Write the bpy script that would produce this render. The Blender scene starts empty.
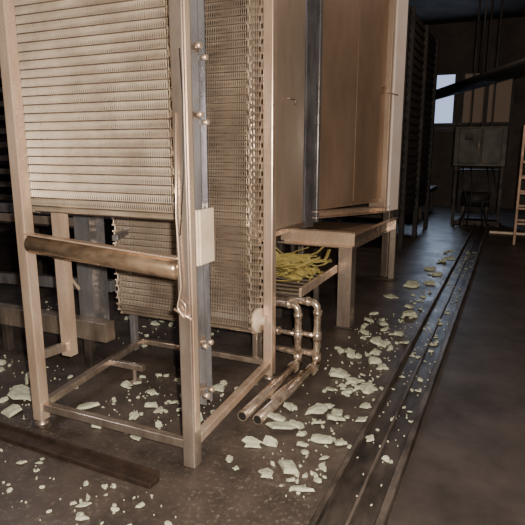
import bpy, math, random
from mathutils import Vector, Matrix
random.seed(7)
C=bpy.context.scene.collection

# ------------------------------------------------------------ materials
def mat(name,c1,c2=None,rough=.5,metal=0.0,scale=6,bump=0.0,stretch=(1,1,1),detail=6,emis=None,estr=0,lo=.35,hi=.65,rvar=0.15):
    m=bpy.data.materials.new(name);m.use_nodes=True
    nt=m.node_tree;b=nt.nodes['Principled BSDF']
    c2=c2 or tuple(x*.6 for x in c1)
    mp=nt.nodes.new('ShaderNodeMapping')
    mp.inputs['Scale'].default_value=stretch
    nz=nt.nodes.new('ShaderNodeTexNoise');nz.inputs['Scale'].default_value=scale;nz.inputs['Detail'].default_value=detail
    nz.inputs['Roughness'].default_value=.65
    cr=nt.nodes.new('ShaderNodeValToRGB')
    cr.color_ramp.elements[0].position=lo;cr.color_ramp.elements[0].color=(*c2,1)
    cr.color_ramp.elements[1].position=hi;cr.color_ramp.elements[1].color=(*c1,1)
    L=nt.links.new
    geo=nt.nodes.new('ShaderNodeNewGeometry')
    L(geo.outputs['Position'],mp.inputs['Vector']);L(mp.outputs[0],nz.inputs['Vector'])
    L(nz.outputs['Fac'],cr.inputs[0]);L(cr.outputs[0],b.inputs['Base Color'])
    mr=nt.nodes.new('ShaderNodeMapRange');mr.inputs[3].default_value=rough+rvar;mr.inputs[4].default_value=max(.05,rough-rvar)
    L(nz.outputs['Fac'],mr.inputs[0]);L(mr.outputs[0],b.inputs['Roughness'])
    b.inputs['Metallic'].default_value=metal
    if bump:
        bp=nt.nodes.new('ShaderNodeBump');bp.inputs['Strength'].default_value=bump;bp.inputs['Distance'].default_value=.02
        L(nz.outputs['Fac'],bp.inputs['Height']);L(bp.outputs[0],b.inputs['Normal'])
    if emis:
        b.inputs['Emission Color'].default_value=(*emis,1);b.inputs['Emission Strength'].default_value=estr
    return m
M={}
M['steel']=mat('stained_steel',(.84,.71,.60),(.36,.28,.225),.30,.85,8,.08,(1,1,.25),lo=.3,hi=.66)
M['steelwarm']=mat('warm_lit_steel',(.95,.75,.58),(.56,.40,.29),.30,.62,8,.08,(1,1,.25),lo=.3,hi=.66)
M['blue']=mat('blue_grey_steel',(.58,.57,.60),(.23,.22,.225),.26,.75,6,.05,(1,1,.3))
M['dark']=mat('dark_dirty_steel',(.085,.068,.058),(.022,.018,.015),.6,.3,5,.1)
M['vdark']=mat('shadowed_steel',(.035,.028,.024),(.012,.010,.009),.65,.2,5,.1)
M['belt']=mat('belt_wire',(.94,.82,.66),(.44,.35,.265),.34,.6,4,0,lo=.3,hi=.7)
M['belt2']=mat('darker_belt_wire',(.76,.64,.51),(.34,.27,.21),.34,.6,4,0,lo=.3,hi=.7)  # rear belt wire, a darker tone than the front belt
M['rod']=mat('belt_rod',(.25,.20,.15),(.12,.09,.07),.4,.6,14,0)
M['cream']=mat('cream_plastic',(.80,.66,.50),(.6,.48,.35),.5,0,6)
M['bronze']=mat('brown_roller',(.62,.45,.30),(.17,.12,.08),.24,.75,9,.05,(.6,1,1))
M['panel']=mat('brown_panel',(.44,.31,.215),(.27,.18,.12),.4,.35,1.6,.02,(1,1,.4))
M['tan']=mat('tan_panel',(.66,.53,.41),(.46,.35,.26),.38,.35,2.0,.02,(1,1,.4))
M['pink']=mat('flash_lit_panel',(1.0,.90,.83),(.94,.80,.71),.3,.0,3)  # near-white colour carries the flash highlight on the far column
M['pipe']=mat('tarnished_pipe',(.86,.72,.58),(.30,.22,.165),.24,.75,14,.05)
M['mouth_shade']=mat('pipe_bore_shade',(.01,.008,.006),(.005,.005,.004),.9,0)  # near-black colour for the shade inside open pipe ends
M['strip']=mat('yellow_green_foil',(.62,.51,.15),(.34,.28,.10),.5,0,9)
M['chip']=mat('pale_green_foam',(.60,.62,.46),(.33,.34,.25),.85,0,22,.4)
M['rust']=mat('rusty_edge_rail',(.075,.05,.038),(.03,.021,.017),.5,.5,10,.3)
M['rail']=mat('grimy_rail',(.20,.165,.14),(.045,.036,.03),.45,.5,12,.2,(1,.3,1))
M['bed']=mat('channel_bed_steel',(.10,.082,.07),(.025,.02,.017),.4,.5,9,.25,(1,.35,1))
M['wall']=mat('back_wall',(.12,.09,.078),(.065,.05,.042),.8,0,1.5)
M['ceil']=mat('ceiling_dark',(.05,.04,.035),(.03,.024,.02),.9,0,2)
M['duct']=mat('black_duct',(.012,.010,.010),(.008,.007,.007),.7,.0,4)
M['cab']=mat('olive_cabinet',(.05,.045,.03),(.028,.025,.018),.5,.2,4)
M['ladder']=mat('ladder_orange',(.45,.29,.20),(.28,.18,.12),.5,.2,6)
M['glass1']=mat('sky_glass',(.3,.35,.45),(.25,.3,.4),.2,0,1,emis=(.55,.68,1.0),estr=1.0)
M['glass2']=mat('dusty_glass',(.09,.07,.055),(.07,.055,.045),.6,0,1,emis=(.55,.34,.22),estr=.08)
M['frame']=mat('window_frame',(.06,.05,.045),(.04,.035,.03),.6,0,4)
M['black']=mat('black_rubber',(.015,.013,.012),(.01,.01,.01),.5,0,4)

def floormat():
    m=mat('dirty_floor',(.11,.085,.072),(.022,.017,.0145),.42,0,2.6,.35,lo=.3,hi=.72,detail=10,rvar=.25)
    nt=m.node_tree;b=nt.nodes['Principled BSDF'];L=nt.links.new
    geo=nt.nodes.new('ShaderNodeNewGeometry')
    n2=nt.nodes.new('ShaderNodeTexNoise');n2.inputs['Scale'].default_value=38;n2.inputs['Detail'].default_value=12;n2.inputs['Roughness'].default_value=.7
    n3=nt.nodes.new('ShaderNodeTexNoise');n3.inputs['Scale'].default_value=1.7;n3.inputs['Detail'].default_value=4
    L(geo.outputs['Position'],n2.inputs['Vector']);L(geo.outputs['Position'],n3.inputs['Vector'])
    cr=nt.nodes.new('ShaderNodeValToRGB');cr.color_ramp.elements[0].position=.54;cr.color_ramp.elements[0].color=(0,0,0,1)
    cr.color_ramp.elements[1].position=.72;cr.color_ramp.elements[1].color=(1,1,1,1)
    c3=nt.nodes.new('ShaderNodeValToRGB');c3.color_ramp.elements[0].position=.40;c3.color_ramp.elements[0].color=(.15,.15,.15,1)
    c3.color_ramp.elements[1].position=.60;c3.color_ramp.elements[1].color=(1,1,1,1)
    L(n2.outputs['Fac'],cr.inputs[0]);L(n3.outputs['Fac'],c3.inputs[0])
    mu=nt.nodes.new('ShaderNodeMath');mu.operation='MULTIPLY';L(cr.outputs[0],mu.inputs[0]);L(c3.outputs[0],mu.inputs[1])
    mx=nt.nodes.new('ShaderNodeMixRGB');mx.inputs[2].default_value=(.27,.235,.19,1)
    src=b.inputs['Base Color'].links[0].from_socket
    L(mu.outputs[0],mx.inputs[0]);L(src,mx.inputs[1]);L(mx.outputs[0],b.inputs['Base Color'])
    return m
M['floor']=floormat()
M['aisle']=mat('aisle_concrete',(.062,.048,.042),(.026,.020,.0175),.55,0,2.4,.15,detail=10)

# ------------------------------------------------------------ helpers
def empty(name,loc=(0,0,0),rz=0):
    e=bpy.data.objects.new(name,None);e.location=loc;e.rotation_euler=(0,0,rz);C.objects.link(e);return e
def mesh(name,vs,fs,m,parent=None,smooth=False,bevel=0):
    me=bpy.data.meshes.new(name);me.from_pydata(vs,[],fs);me.update()
    ms=m if isinstance(m,list) else [m]
    for x in ms: me.materials.append(M[x])
    if smooth:
        for p in me.polygons:p.use_smooth=True
    o=bpy.data.objects.new(name,me);C.objects.link(o)
    if parent: o.parent=parent
    if bevel:
        bv=o.modifiers.new('bevel','BEVEL');bv.width=bevel;bv.segments=2;bv.limit_method='ANGLE'
    return o
BF=[(0,1,3,2),(4,6,7,5),(0,4,5,1),(2,3,7,6),(0,2,6,4),(1,5,7,3)]
def box(name,x0,x1,y0,y1,z0,z1,m,parent=None,bevel=.004):
    vs=[(x,y,z) for x in(x0,x1) for y in(y0,y1) for z in(z0,z1)]
    return mesh(name,vs,BF,m,parent,bevel=bevel)
def beam(name,a,b,w,h,m,parent=None,bevel=.004,up=(0,0,1)):
    a=Vector(a);b=Vector(b);d=(b-a).normalized();u=Vector(up)
    if abs(d.dot(u))>.98:u=Vector((0,1,0))
    s=d.cross(u).normalized();u=s.cross(d).normalized()
    vs=[tuple(p+s*i*w/2+u*j*h/2) for p in(a,b) for i in(-1,1) for j in(-1,1)]
    return mesh(name,vs,BF,m,parent,bevel=bevel)
def channel(name,a,b,w,h,t,m,parent=None,flip=1,up=(0,0,1)):
    a=Vector(a);b=Vector(b);d=(b-a).normalized();u=Vector(up)
    if abs(d.dot(u))>.98:u=Vector((0,1,0))
    s=d.cross(u).normalized()*flip;u=s.cross(d).normalized()
    P=[(-w/2,-h/2),(w/2,-h/2),(w/2,-h/2+t),(-w/2+t,-h/2+t),(-w/2+t,h/2-t),(w/2,h/2-t),(w/2,h/2),(-w/2,h/2)]
    vs=[tuple(p+s*x+u*y) for p in(a,b) for x,y in P]
    n=8;fs=[(i,(i+1)%n,n+(i+1)%n,n+i) for i in range(n)]
    fs+=[(0,1,2,3),(0,3,4,7),(4,5,6,7),(8,11,10,9),(8,15,12,11),(12,15,14,13)]
    return mesh(name,vs,fs,m,parent)
def tube(name,pts,r,m,parent=None,n=12,cap=True):
    pts=[Vector(p) for p in pts];vs=[];fs=[]
    prev=None
    for i,p in enumerate(pts):
        if i==0:d=pts[1]-p
        elif i==len(pts)-1:d=p-pts[i-1]
        else:d=(pts[i+1]-p).normalized()+(p-pts[i-1]).normalized()
        d.normalize()
        if prev is None:
            s=d.cross(Vector((0,0,1)))
            if s.length<.1:s=d.cross(Vector((0,1,0)))
        else:
            s=prev-d*prev.dot(d)
        s.normalize();prev=s;t=d.cross(s)
        rr=r[i] if isinstance(r,(list,tuple)) else r
        for k in range(n):
            a=2*math.pi*k/n
            vs.append(tuple(p+s*math.cos(a)*rr+t*math.sin(a)*rr))
    for i in range(len(pts)-1):
        for k in range(n):
            fs.append((i*n+k,i*n+(k+1)%n,(i+1)*n+(k+1)%n,(i+1)*n+k))
    if cap:
        fs.append(tuple(range(n-1,-1,-1)));fs.append(tuple((len(pts)-1)*n+k for k in range(n)))
    o=mesh(name,vs,fs,m,parent)
    for p in o.data.polygons:
        if len(p.vertices)==4:p.use_smooth=True
    return o
def bend(pts,r,seg=6):
    pts=[Vector(p) for p in pts];out=[pts[0]]
    for i in range(1,len(pts)-1):
        a=(pts[i-1]-pts[i]).normalized();b=(pts[i+1]-pts[i]).normalized()
        p0=pts[i]+a*r;p1=pts[i]+b*r
        for k in range(seg+1):
            t=k/seg;out.append((1-t)**2*p0+2*t*(1-t)*pts[i]+t*t*p1)
    out.append(pts[-1]);return out
def foot(name,x,y,h,parent,r=.04):
    tube(name,[(x,y,.0),(x,y,.012),(x,y,.02),(x,y,h)],[r,r,.014,.014],'steel',parent,14)

# ------------------------------------------------------------ room
box('floor',-9,5,-3,17,-.1,0,'floor',bevel=0)
box('aisle_floor_slab',-.365,4.9,-2.9,15.9,.0,.008,'aisle',bevel=0)
def wall(name,*a,m='wall'): return box(name,*a,m,bevel=0)
wall('wall_back',-9,5,16.0,16.2,0,4.8)
wall('wall_left',-9.2,-9,-3,16,0,4.8)
wall('wall_right',5,5.2,-3,16,0,4.8)
wall('wall_front',-9,5,-3.2,-3,0,4.8)
wall('ceiling',-9,5,-3,16,4.8,5,m='ceil')
def window(name,x0,x1,z0,z1,g,bars):
    e=empty(name,(0,0,0))
    box('pane',x0,x1,15.97,15.985,z0,z1,g,e,0)
    for z in(z0-.03,z1+.03): box('frame_h',x0-.07,x1+.07,15.92,15.995,z-.03,z+.03,'frame',e)
    for i in range(bars+1):
        x=x0+(x1-x0)*i/bars; box('frame_v',x-.035,x+.035,15.93,15.99,z0,z1,'frame',e)
window('window_1',-2.30,-1.60,2.25,3.5,'glass1',1)
window('window_2',-1.42,-.20,2.25,3.5,'glass2',2)
box('trim_1',-2.6,1.5,15.9,16,2.0,2.12,'wall',None)

# ------------------------------------------------------------ front conveyor stand
fr=empty('conveyor_stand',(0,0,0))
NX,LX,FY,BY=-1.38,-2.42,2.16,3.31
H=3.3
def post(name,x,y,z0,z1,w,m):
    box(name,x-w/2,x+w/2,y-w/2,y+w/2,z0,z1,m,fr,.006)
post('near_post',NX,FY,.0,H,.07,'steel')
box('near_post_cover_strip',NX+.035,NX+.039,FY-.02,FY+.02,.2,H,'steelwarm',fr,.001)
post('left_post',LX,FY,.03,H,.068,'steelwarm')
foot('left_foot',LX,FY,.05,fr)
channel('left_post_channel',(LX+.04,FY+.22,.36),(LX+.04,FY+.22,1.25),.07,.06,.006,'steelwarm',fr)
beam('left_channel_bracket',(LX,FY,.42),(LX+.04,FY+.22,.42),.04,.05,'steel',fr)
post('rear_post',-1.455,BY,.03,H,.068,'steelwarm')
foot('rear_foot',-1.455,BY,.05,fr)
post('rear_left_post',-2.62,BY,.03,1.2,.05,'blue')
zr=.115
beam('base_rail_front',(LX,FY,zr),(NX,FY,zr),.045,.045,'steel',fr)
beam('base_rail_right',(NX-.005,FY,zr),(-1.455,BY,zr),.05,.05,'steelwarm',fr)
beam('base_rail_left',(LX,FY,zr),(-2.55,BY,zr),.045,.045,'steel',fr)
beam('base_rail_back',(-2.6,BY,zr),(-1.455,BY,zr),.04,.04,'steel',fr)
foot('middle_foot',-2.28,2.86,.12,fr,.05)
beam('middle_rail',(-2.49,2.86,zr),(-2.2,2.86,zr),.04,.04,'steel',fr)
tube('crossbar_roller',[(LX+.03,FY-.005,1.085),(LX+.05,FY-.005,1.085),(NX-.05,FY-.005,1.03),(NX-.03,FY-.005,1.03)],[.03,.054,.054,.03],'bronze',fr,24)
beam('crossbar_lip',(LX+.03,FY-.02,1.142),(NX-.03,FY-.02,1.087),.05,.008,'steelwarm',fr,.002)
channel('inner_upright',(-1.43,2.38,.24),(-1.43,2.38,H),.055,.07,.008,'blue',fr,-1)
box('bearing_plate',-1.40,-1.385,2.30,2.44,1.02,1.30,'cream',fr,.004)
box('bearing_plate_flange',-1.46,-1.39,2.28,2.295,1.02,1.30,'cream',fr,.003)
for z in(.35,.62,1.75,2.05):
    beam('clamp',(NX,FY+.03,z),(-1.42,2.36,z),.03,.03,'steel',fr)
    tube('bolt',[(NX+.025,FY+.09,z),(NX+.05,FY+.09,z)],.014,'steelwarm',fr,6)
    tube('bolt_b',[(-1.40,2.38,z-.03),(-1.375,2.38,z-.03)],.014,'steelwarm',fr,6)
tube('latch_rod',bend([(NX-.01,FY-.04,1.75),(NX-.02,FY-.05,1.3),(NX-.005,FY-.05,.95),(NX-.03,FY-.05,.85),(NX+.01,FY-.05,.80),(NX+.02,FY-.05,.87),(NX-.02,FY-.05,.90)],.015,4),.004,'steelwarm',fr,6)
tube('latch_pin',[(NX-.05,FY-.045,.84),(NX+.05,FY-.045,.80)],.007,'steelwarm',fr,8)
tube('pull_chain',bend([(NX+.02,FY-.04,2.02),(NX+.035,FY-.05,1.8),(NX+.03,FY-.05,1.5),(NX+.0,FY-.05,1.2)],.02,4),.003,'black',fr,6)

# ------------------------------------------------------------ wire mesh belts
def belt(name,x0,x1,y0,zc,r,ztop,wm,pitch=.046,cp=.013,wr=.0027):
    L0=ztop-zc;arc=math.pi*r
    def mp(x,s,n):
        if s<L0: return (x,y0-n,ztop-s)
        if s<L0+arc:
            a=(s-L0)/r; rr=r+n
            return (x,y0+r-rr*math.cos(a),zc-rr*math.sin(a))
        return (x,y0+2*r+n,zc+(s-L0-arc))
    tot=2*L0+arc
    vs=[];fs=[];mi=[]
    def seg(a,b,rad,k,m):
        a=Vector(a);b=Vector(b);d=(b-a)
        if d.length<1e-6:return
        d.normalize();u=Vector((.31,.2,.93));s=d.cross(u).normalized();t=d.cross(s)
        i0=len(vs)
        for p in(a,b):
            for j in range(k):
                an=2*math.pi*j/k+.5
                vs.append(tuple(p+s*math.cos(an)*rad+t*math.sin(an)*rad))
        for j in range(k):
            fs.append((i0+j,i0+(j+1)%k,i0+k+(j+1)%k,i0+k+j));mi.append(m)
        fs.append(tuple(i0+j for j in range(k-1,-1,-1)));fs.append(tuple(i0+k+j for j in range(k)));mi.extend([m,m])
    rows=int(tot/pitch);th=.006
    nc=int((x1-x0)/cp)
    for k in range(rows):
        s0=k*pitch;s1=s0+pitch
        seg(mp(x0-.015,s0,.006),mp(x1+.015,s0,.006),.0045,6,1)
        for i in range(nc):
            xa=x0+i*cp;xm=xa+cp*.55;xb=xa+cp
            seg(mp(xa,s0-.004,th),mp(xm,s1+.004,th),wr,3,0)
            seg(mp(xm,s1+.004,-th),mp(xb,s0-.004,-th),wr,3,0)
            seg(mp(xa,s0-.004,th),mp(xa,s0-.004,-th),wr,3,0)
        for xe,sg in((x0,-1),(x1,1)):
            o=.006 if k%2 else .016
            seg(mp(xe+sg*o,s0-.006,.004),mp(xe+sg*o,s1+.006,.004),.0055,5,0)
            seg(mp(xe+sg*(o-.01),s0,.006),mp(xe+sg*.026,s0,.006),.009,6,0)
    me=bpy.data.meshes.new(name);me.from_pydata(vs,[],fs)
    me.materials.append(M[wm]);me.materials.append(M['rod'])
    me.polygons.foreach_set('material_index',mi);me.update()
    o=bpy.data.objects.new(name,me);C.objects.link(o);return o
belt('wire_mesh_belt',-2.53,-1.53,2.30,1.31,.075,3.3,'belt')
belt('wire_mesh_belt',-2.62,-1.54,3.16,.44,.085,3.3,'belt2')
tube('upper_belt_roller',[(-2.52,2.375,1.31),(-1.54,2.375,1.31)],.062,'dark',fr,20)
tube('lower_belt_roller',[(-2.61,3.245,.44),(-1.55,3.245,.44)],.072,'dark',fr,20)
def guide(x,yc,zc,r,z1,nm,m='cream'):
    n=16;t=.012;out=[(yc-r,z1)]
    for k in range(n+1):
        a=math.pi*k/n;out.append((yc-r*math.cos(a),zc-r*math.sin(a)))
    out.append((yc+r,z1))
    N=len(out);vs=[(x-t,y,z) for y,z in out]+[(x+t,y,z) for y,z in out]
    fs=[tuple(range(N)),tuple(range(2*N-1,N-1,-1))]+[(i,(i+1)%N,N+(i+1)%N,N+i) for i in range(N)]
    mesh(nm,vs,fs,m,fr)
guide(-1.485,2.375,1.31,.085,3.3,'side_guide')
guide(-2.575,2.375,1.31,.085,3.3,'side_guide_b')
tube('roller_bearing',[(-1.53,3.245,.44),(-1.49,3.245,.44),(-1.485,3.245,.44),(-1.45,3.245,.44)],[.085,.085,.03,.03],'cream',fr,20)
tube('roller_shaft',[(-1.49,2.375,1.31),(-1.42,2.375,1.31)],.02,'steel',fr,12)
beam('tie_bar',(LX,2.9,1.0),(-2.6,BY,1.0),.04,.04,'blue',fr)

# ------------------------------------------------------------ U pipes + floor pipes
up=empty('pipe_manifold')
Yp=3.54
for i,(x,z) in enumerate(((-1.33,.49),(-1.19,.52))):
    yy=Yp+.02*i
    tube('drop_pipe',bend([(x-.33,yy+.02,z-.01),(x,yy,z),(x+.0,yy,.13),(x-.2,yy+.03,.13)],.06,8),.026,'pipe',up,16)
    tube('elbow_collar',[(x-.09,yy+.004,z),(x-.06,yy+.004,z)],.033,'pipe',up,16)
    tube('elbow_collar_b',[(x,yy,z-.09),(x,yy,z-.06)],.033,'pipe',up,16)
    tube('tee_pipe',[(x,yy,.27),(x-.17,yy+.02,.27)],.018,'pipe',up,14)
    tube('tee_collar',[(x,yy,.235),(x,yy,.305)],.033,'pipe',up,16)
    tube('union',[(x-.15,yy+.02,.27),(x-.19,yy+.02,.27)],.034,'pipe',up,6)
    tube('bottom_collar',[(x,yy,.05),(x,yy,.14)],.033,'pipe',up,16)
box('manifold_bracket',-1.68,-1.64,3.50,3.60,.0,.56,'steel',up)
def lpipe(a,b,r=.032):
    tube('supply_pipe',[a,b],r,'pipe',up,18)
    a=Vector(a);b=Vector(b);d=(a-b).normalized()
    tube('supply_pipe_mouth_shade',[a,a+d*.001],r*.8,'mouth_shade',up,18)  # flat dark disc on the capped end paints the shaded inside
    tube('supply_pipe_coupling',[a+(b-a)*.86,a+(b-a)*.94],r*1.25,'pipe',up,18)
lpipe((-1.345,2.66,.038),(-1.32,3.545,.06))
lpipe((-1.245,2.66,.038),(-1.18,3.56,.06))
lpipe((-1.295,2.95,.022),(-1.25,3.5,.022),.016)

# ------------------------------------------------------------ strip tray + bench
tr=empty('discharge_tray')
box('tray_bed',-2.3,-1.37,3.68,4.52,.50,.515,'dark',tr)
beam('tray_side',(-1.36,3.65,.55),(-1.36,4.56,.55),.02,.07,'steelwarm',tr)
beam('tray_side_b',(-2.3,3.65,.55),(-2.3,4.56,.55),.02,.07,'steel',tr)
for i in range(8):
    y=3.70+i*.11
    beam('slat',(-2.28,y,.525),(-1.38,y,.525),.03,.012,'steel',tr,.002)
for x,y in((-2.28,3.7),(-2.28,4.45),(-1.42,4.2)):
    box('tray_leg',x-.02,x+.02,y-.02,y+.02,0,.5,'dark',tr)
vs=[];fs=[]
for k in range(46):
    cx=random.gauss(-1.66,.15);cy=random.gauss(4.16,.17);an=random.gauss(-.55,.6);ln=random.uniform(.25,.65);w=random.uniform(.012,.032)
    z0=.55+random.uniform(0,.14);cur=random.uniform(-.6,.6);lift=random.uniform(0,.2);i0=len(vs);n=9
    for i in range(n):
        t=i/(n-1)-.5;a=an+cur*t
        x=cx+math.cos(a)*ln*t;y=cy+math.sin(a)*ln*t;z=z0+lift*(t*t*2)+.015*math.sin(t*9+k)
        x=min(x,-1.385);x=max(x,-2.2)
        tw=.4*math.sin(k+t*3)
        nx,ny=-math.sin(a),math.cos(a)
        vs.append((x-nx*w,min(y-ny*w,4.56),z-w*tw));vs.append((min(x+nx*w,-1.385),min(y+ny*w,4.57),z+w*tw))
    for i in range(n-1):fs.append((i0+2*i,i0+2*i+1,i0+2*i+3,i0+2*i+2))
o=mesh('plastic_strips',vs,fs,'strip');sd=o.modifiers.new('s','SOLIDIFY');sd.thickness=.003

bn=empty('support_table')
channel('end_beam',(-1.95,4.66,.80),(-1.24,4.66,.80),.09,.13,.008,'steelwarm',bn,1)
channel('front_leg',(-1.29,4.66,0.01),(-1.29,4.66,.735),.12,.15,.01,'steel',bn,1)
box('front_foot',-1.37,-1.20,4.57,4.75,0,.012,'dark',bn)
box('leg_back',-1.97,-1.91,4.63,4.69,0,.75,'dark',bn)
channel('side_beam',(-1.27,4.74,.77),(-1.27,6.75,.70),.06,.12,.008,'steel',bn,1)
box('table_top',-2.4,-1.31,4.75,6.3,.70,.72,'panel',bn)
for x,y in((-1.27,6.62),(-2.3,6.2)):
    box('leg',x-.035,x+.035,y-.035,y+.035,.02,.75,'steel',bn);
    box('foot_plate',x-.06,x+.06,y-.06,y+.06,0,.02,'dark',bn)
beam('low_brace',(-1.3,4.75,.40),(-1.9,6.2,.40),.04,.05,'dark',bn)

# ------------------------------------------------------------ cabinet housing
ca=empty('cooling_cabinet',(-1.835,5.37,0),-math.atan2(.48,1.45))
box('body',-1.0,-.06,0,1.36,.95,3.5,'panel',ca)
box('door_leaf',-.06,-.03,.03,.72,1.0,3.4,'panel',ca)
box('door_leaf_b',-.06,-.035,.74,1.33,1.0,3.4,'panel',ca)
channel('drip_sill',(-.02,-.05,.92),(-.02,1.42,.86),.14,.07,.008,'steelwarm',ca)
box('corner_column',-.14,.02,-.22,-.06,.80,3.5,'blue',ca,.008)
box('column_return',-.10,.04,-.04,.0,.84,3.5,'blue',ca,.01)
box('far_column',-.2,.05,1.39,1.62,.84,3.5,'pink',ca,.01)
box('far_column_edge',-.2,.03,1.335,1.385,.84,3.5,'tan',ca,.006)
box('far_leg',-.06,.03,1.45,1.54,.0,.84,'steel',ca)
box('rear_leg',-.95,-.87,1.2,1.28,.0,.95,'dark',ca)
box('rear_leg_b',-.95,-.87,.1,.18,.72,.95,'dark',ca)
tube('door_latch',bend([(-.03,1.28,2.28),(.03,1.28,2.28),(.03,1.28,2.22),(.07,1.44,2.2)],.015,4),.009,'steelwarm',ca,8)
sp=empty('side_panel_section')
box('panel_sheet',-1.93,-1.89,4.0,5.12,.88,3.5,'tan',sp)
box('panel_edge',-1.93,-1.87,3.95,4.0,.88,3.5,'steelwarm',sp)
box('panel_skirt',-1.93,-1.86,4.0,5.1,.83,.88,'steel',sp)
box('panel_post',-1.97,-1.93,5.0,5.06,0,3.5,'dark',sp)
box('panel_post_b',-1.99,-1.93,4.0,4.06,0.56,3.5,'dark',sp)
tube('panel_latch',bend([(-1.89,4.62,2.02),(-1.84,4.62,2.02),(-1.84,4.75,2.02),(-1.84,4.75,1.97)],.012,4),.008,'steel',sp,8)

# ------------------------------------------------------------ far machine
fm=empty('distant_conveyor_housing')
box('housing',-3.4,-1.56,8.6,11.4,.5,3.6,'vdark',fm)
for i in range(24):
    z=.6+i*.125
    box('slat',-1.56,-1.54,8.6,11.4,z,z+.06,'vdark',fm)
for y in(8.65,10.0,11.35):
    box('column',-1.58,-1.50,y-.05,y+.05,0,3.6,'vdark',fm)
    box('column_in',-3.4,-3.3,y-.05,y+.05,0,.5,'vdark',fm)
cc=empty('control_cabinet')
box('body',-1.16,-.16,11.9,12.35,1.22,2.02,'cab',cc,.02)
box('door',-1.06,-.64,11.87,11.9,1.29,1.98,'cab',cc,.01)
box('door_b',-.62,-.26,11.87,11.9,1.29,1.98,'cab',cc,.01)
box('meter',-.95,-.8,11.84,11.87,1.75,1.88,'dark',cc,.01)
tube('handle',[(-.68,11.86,1.55),(-.68,11.86,1.72)],.012,'tan',cc,8)
for x in(-1.10,-.22):
    box('leg',x-.03,x+.03,12.05,12.11,0,1.22,'dark',cc)
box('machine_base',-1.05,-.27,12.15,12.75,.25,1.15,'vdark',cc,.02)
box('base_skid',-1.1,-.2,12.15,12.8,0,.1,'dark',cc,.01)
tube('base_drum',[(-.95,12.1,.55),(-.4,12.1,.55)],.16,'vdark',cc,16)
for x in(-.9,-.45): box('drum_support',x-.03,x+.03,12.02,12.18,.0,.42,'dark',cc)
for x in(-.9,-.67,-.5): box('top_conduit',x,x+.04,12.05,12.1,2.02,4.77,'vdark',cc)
for i,x in enumerate((-.95,-.8,-.5,-.4)):
    tube('cable',bend([(x,12.0,1.22),(x+.05*i,11.9,.9-.1*i),(x+.15-.1*i,11.88,.5),(x,11.9,.02)],.1,6),.014,'black',cc,8)
ld=empty('stepladder_rack')
for x in(.10,.62):
    for y in(9.9,10.4):
        box('upright',x-.02,x+.02,y-.02,y+.02,.01,1.95,'ladder',ld)
for i in range(7):
    z=.35+i*.25
    box('rung',.12,.60,9.88,9.92,z,z+.035,'ladder',ld)
    box('rung_b',.12,.60,10.38,10.42,z,z+.035,'ladder',ld)
    for x in(.10,.62):box('side_rung',x-.012,x+.012,9.9,10.4,z,z+.03,'ladder',ld)
box('threshold_strip',-.33,3,11.1,11.2,.008,.05,'tan')
tube('ceiling_duct',[(-1.9,12.8,2.66),(0,8,2.60),(1.0,5.6,2.58)],.10,'duct',None,20)
for i,(x,y) in enumerate(((-.6,9.5),(.6,6.56))):
    tube('duct_hanger',[(x,y,2.68),(x,y,4.78)],.012,'duct',None,8)
pl=empty('machine_plinth')
box('plinth_top',-3.2,-1.75,12.6,14.6,.55,.65,'dark',pl)
for x in(-3.1,-1.85):
    for y in(12.7,14.5): box('plinth_leg',x-.04,x+.04,y-.04,y+.04,0,.55,'dark',pl)

# ------------------------------------------------------------ left machine
lm=empty('tray_rack_machine')
for i in range(17):
    z=1.05+i*.14
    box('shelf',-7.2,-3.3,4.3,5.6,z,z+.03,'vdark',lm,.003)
    box('shelf_lip',-7.2,-3.3,4.27,4.3,z-.01,z+.045,'rail',lm,.003)
for x in(-3.35,-4.6,-5.9,-7.15):
    box('rack_post',x-.04,x+.04,4.18,4.26,0,3.6,'blue' if x>-4 else 'dark',lm)
    box('rack_post_b',x-.04,x+.04,5.6,5.68,0,3.6,'dark',lm)
beam('long_rail',(-7.2,4.1,.98),(-2.75,4.1,.98),.06,.09,'blue',lm)
sm=empty('transfer_frame')
beam('wide_beam',(-4.6,2.95,.30),(-2.55,2.95,.30),.10,.14,'steel',sm)
beam('upper_beam',(-4.6,3.25,.47),(-2.75,3.25,.55),.06,.09,'blue',sm)
channel('upright_channel',(-2.80,3.08,.30),(-2.80,3.08,1.12),.14,.16,.008,'blue',sm,1)
beam('shelf_plate',(-4.6,3.2,1.02),(-2.86,3.2,1.02),.25,.02,'vdark',sm)
beam('shelf_edge',(-4.6,3.06,1.06),(-2.86,3.06,1.06),.02,.06,'steel',sm)
tube('gas_strut',[(-3.15,3.0,.88),(-2.98,3.0,.70),(-2.979,3.0,.699),(-2.86,3.0,.57)],[.022,.022,.012,.012],'steelwarm',sm,10)
for x in(-4.5,-3.6,-2.75):
    box('leg',x-.03,x+.03,2.92,2.98,0,.24,'dark',sm)
tube('hose',bend([(-3.6,3.1,1.0),(-3.3,3.05,.75),(-3.0,3.05,.95),(-2.86,3.05,.9)],.08,6),.008,'black',sm,8)

# ------------------------------------------------------------ floor channel, kerb
fc=empty('floor_drain_channel')
box('channel_bed',-.66,-.37,1.0,13.2,0,.006,'bed',fc,0)
box('left_edge',-.66,-.635,1.0,13.2,.0,.05,'rail',fc,.004)
box('middle_rib',-.53,-.515,1.0,13.2,.0,.022,'rail',fc,.003)
box('right_edge',-.405,-.37,1.0,13.2,.0,.06,'rail',fc,.004)
ek=empty('edge_rail')
beam('rail_web',(-4.2,2.00,.015),(-1.45,1.93,.015),.08,.03,'rust',ek,.006)
beam('rail_lip',(-4.2,2.035,.04),(-1.45,1.965,.04),.012,.03,'rust',ek,.002)

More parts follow.
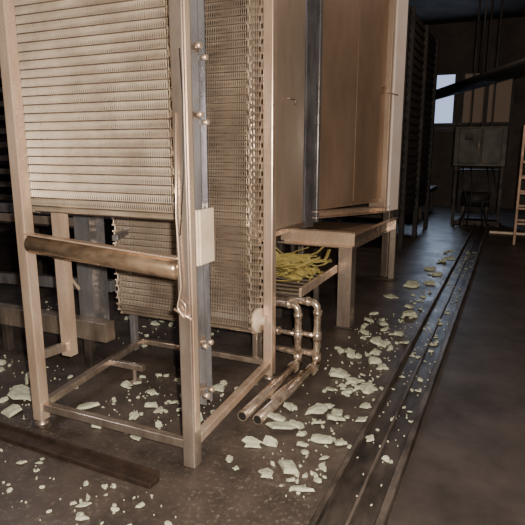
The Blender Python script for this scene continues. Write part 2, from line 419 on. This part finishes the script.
# ------------------------------------------------------------ debris
vs=[];fs=[]
def chip(x,y,s,z=0):
    n=random.randint(6,11);i0=len(vs);a0=random.random()*6.28;el=random.uniform(.45,1)
    tx,ty=random.uniform(-.22,.22),random.uniform(-.22,.22);h=random.uniform(.003,.006)+s*random.uniform(.05,.35);P=[]
    for k in range(n):
        a=2*math.pi*k/n+random.uniform(-.25,.25);r=s*random.uniform(.5,1.15)
        px=math.cos(a)*r;py=math.sin(a)*r*el
        P.append((px*math.cos(a0)-py*math.sin(a0),px*math.sin(a0)+py*math.cos(a0)))
    lift=max(0,max(-(tx*p+ty*q) for p,q in P))+.001+z
    for dz,sc in((0,1),(h,.86)):
        for p,q in P: vs.append((x+p*sc,y+q*sc,lift+tx*p+ty*q+dz*random.uniform(.7,1.15)))
    i1=len(vs);vs.append((x,y,lift+h*1.2))
    fs.append(tuple(i0+k for k in range(n-1,-1,-1)))
    for k in range(n):
        fs.append((i0+k,i0+(k+1)%n,i0+n+(k+1)%n,i0+n+k))
        fs.append((i0+n+k,i0+n+(k+1)%n,i1))
def sz(a=.008,b=.035): return a+(b-a)*random.random()**4
for _ in range(190): chip(random.gauss(-.97,.13),random.uniform(2.2,5.2),sz(.005,.07))
for _ in range(260): chip(random.gauss(-.80,.07),2.1+7*random.random()**1.2,sz(.006,.07))
for _ in range(240): chip(random.uniform(-.62,-.42),random.uniform(2.2,9),sz(.005,.032),.006)
for _ in range(170): chip(random.uniform(-2.3,-1.5),random.uniform(2.25,3.2),sz(.004,.045))
for _ in range(90): chip(random.uniform(-2.6,-1.2),random.uniform(1.5,1.88),sz(.004,.035))
for _ in range(190): chip(random.uniform(-4.5,-2.55),random.uniform(2.12,2.85),sz(.004,.05))
for _ in range(90): chip(random.uniform(-4.5,-2.2),random.uniform(3.4,4.1),sz(.006,.05))
for x,y,s in((-1.08,2.72,.12),(-.98,2.95,.08),(-1.1,2.5,.05),(-2.78,2.38,.15),(-2.68,2.18,.08),(-2.3,2.42,.08),(-2.1,2.28,.06),(-1.03,3.55,.08),(-1.0,3.3,.05),(-.86,3.0,.07),(-.85,3.9,.08),(-.9,4.3,.09),(-1.0,4.9,.07),(-1.6,2.55,.07),(-1.75,2.75,.05),(-2.95,2.6,.09),(-.82,5.2,.09),(-1.0,6.4,.10),(-1.1,5.8,.08),(-.9,7.4,.10),(-1.7,3.0,.06),(-.8,3.4,.06),(-.78,4.6,.07),(-1.95,2.6,.06),(-1.9,3.05,.07)):
    chip(x,y,s)
mesh('foam_debris',vs,fs,'chip')

# ------------------------------------------------------------ light
def light(name,typ,loc,e,col,size=.1,rot=None,sy=None):
    l=bpy.data.lights.new(name,typ);l.energy=e;l.color=col
    if typ=='AREA':
        l.size=size
        if sy:l.shape='RECTANGLE';l.size_y=sy
    else:l.shadow_soft_size=size
    o=bpy.data.objects.new(name,l);o.location=loc
    if rot:o.rotation_euler=rot
    C.objects.link(o);return o
light('camera_flash','POINT',(.09,.02,1.66),820,(1,.88,.75),.03)
light('fill_light','AREA',(.2,8,4.6),40,(1,.78,.64),1.5,(0,0,0))  # added warm fill over the aisle, no actual fixture
light('fill_light','AREA',(-5,3.2,4.5),45,(.9,.9,1),1.5,(0,0,0))  # added cool fill for the left side, no actual fixture
light('window_light','AREA',(-1.9,15.85,2.8),40,(.6,.75,1),.8,(math.radians(-80),0,0))
w=bpy.data.worlds.new('World');bpy.context.scene.world=w;w.use_nodes=True
w.node_tree.nodes['Background'].inputs[0].default_value=(.5,.55,.7,1);w.node_tree.nodes['Background'].inputs[1].default_value=.15

cam=bpy.data.cameras.new('Camera');cam.lens=545/525*36;cam.sensor_width=36
co=bpy.data.objects.new('Camera',cam);C.objects.link(co);co.location=(0,0,1.6)
co.rotation_euler=(math.radians(90)-math.atan(115/545),0,math.radians(24.5))
bpy.context.scene.camera=co
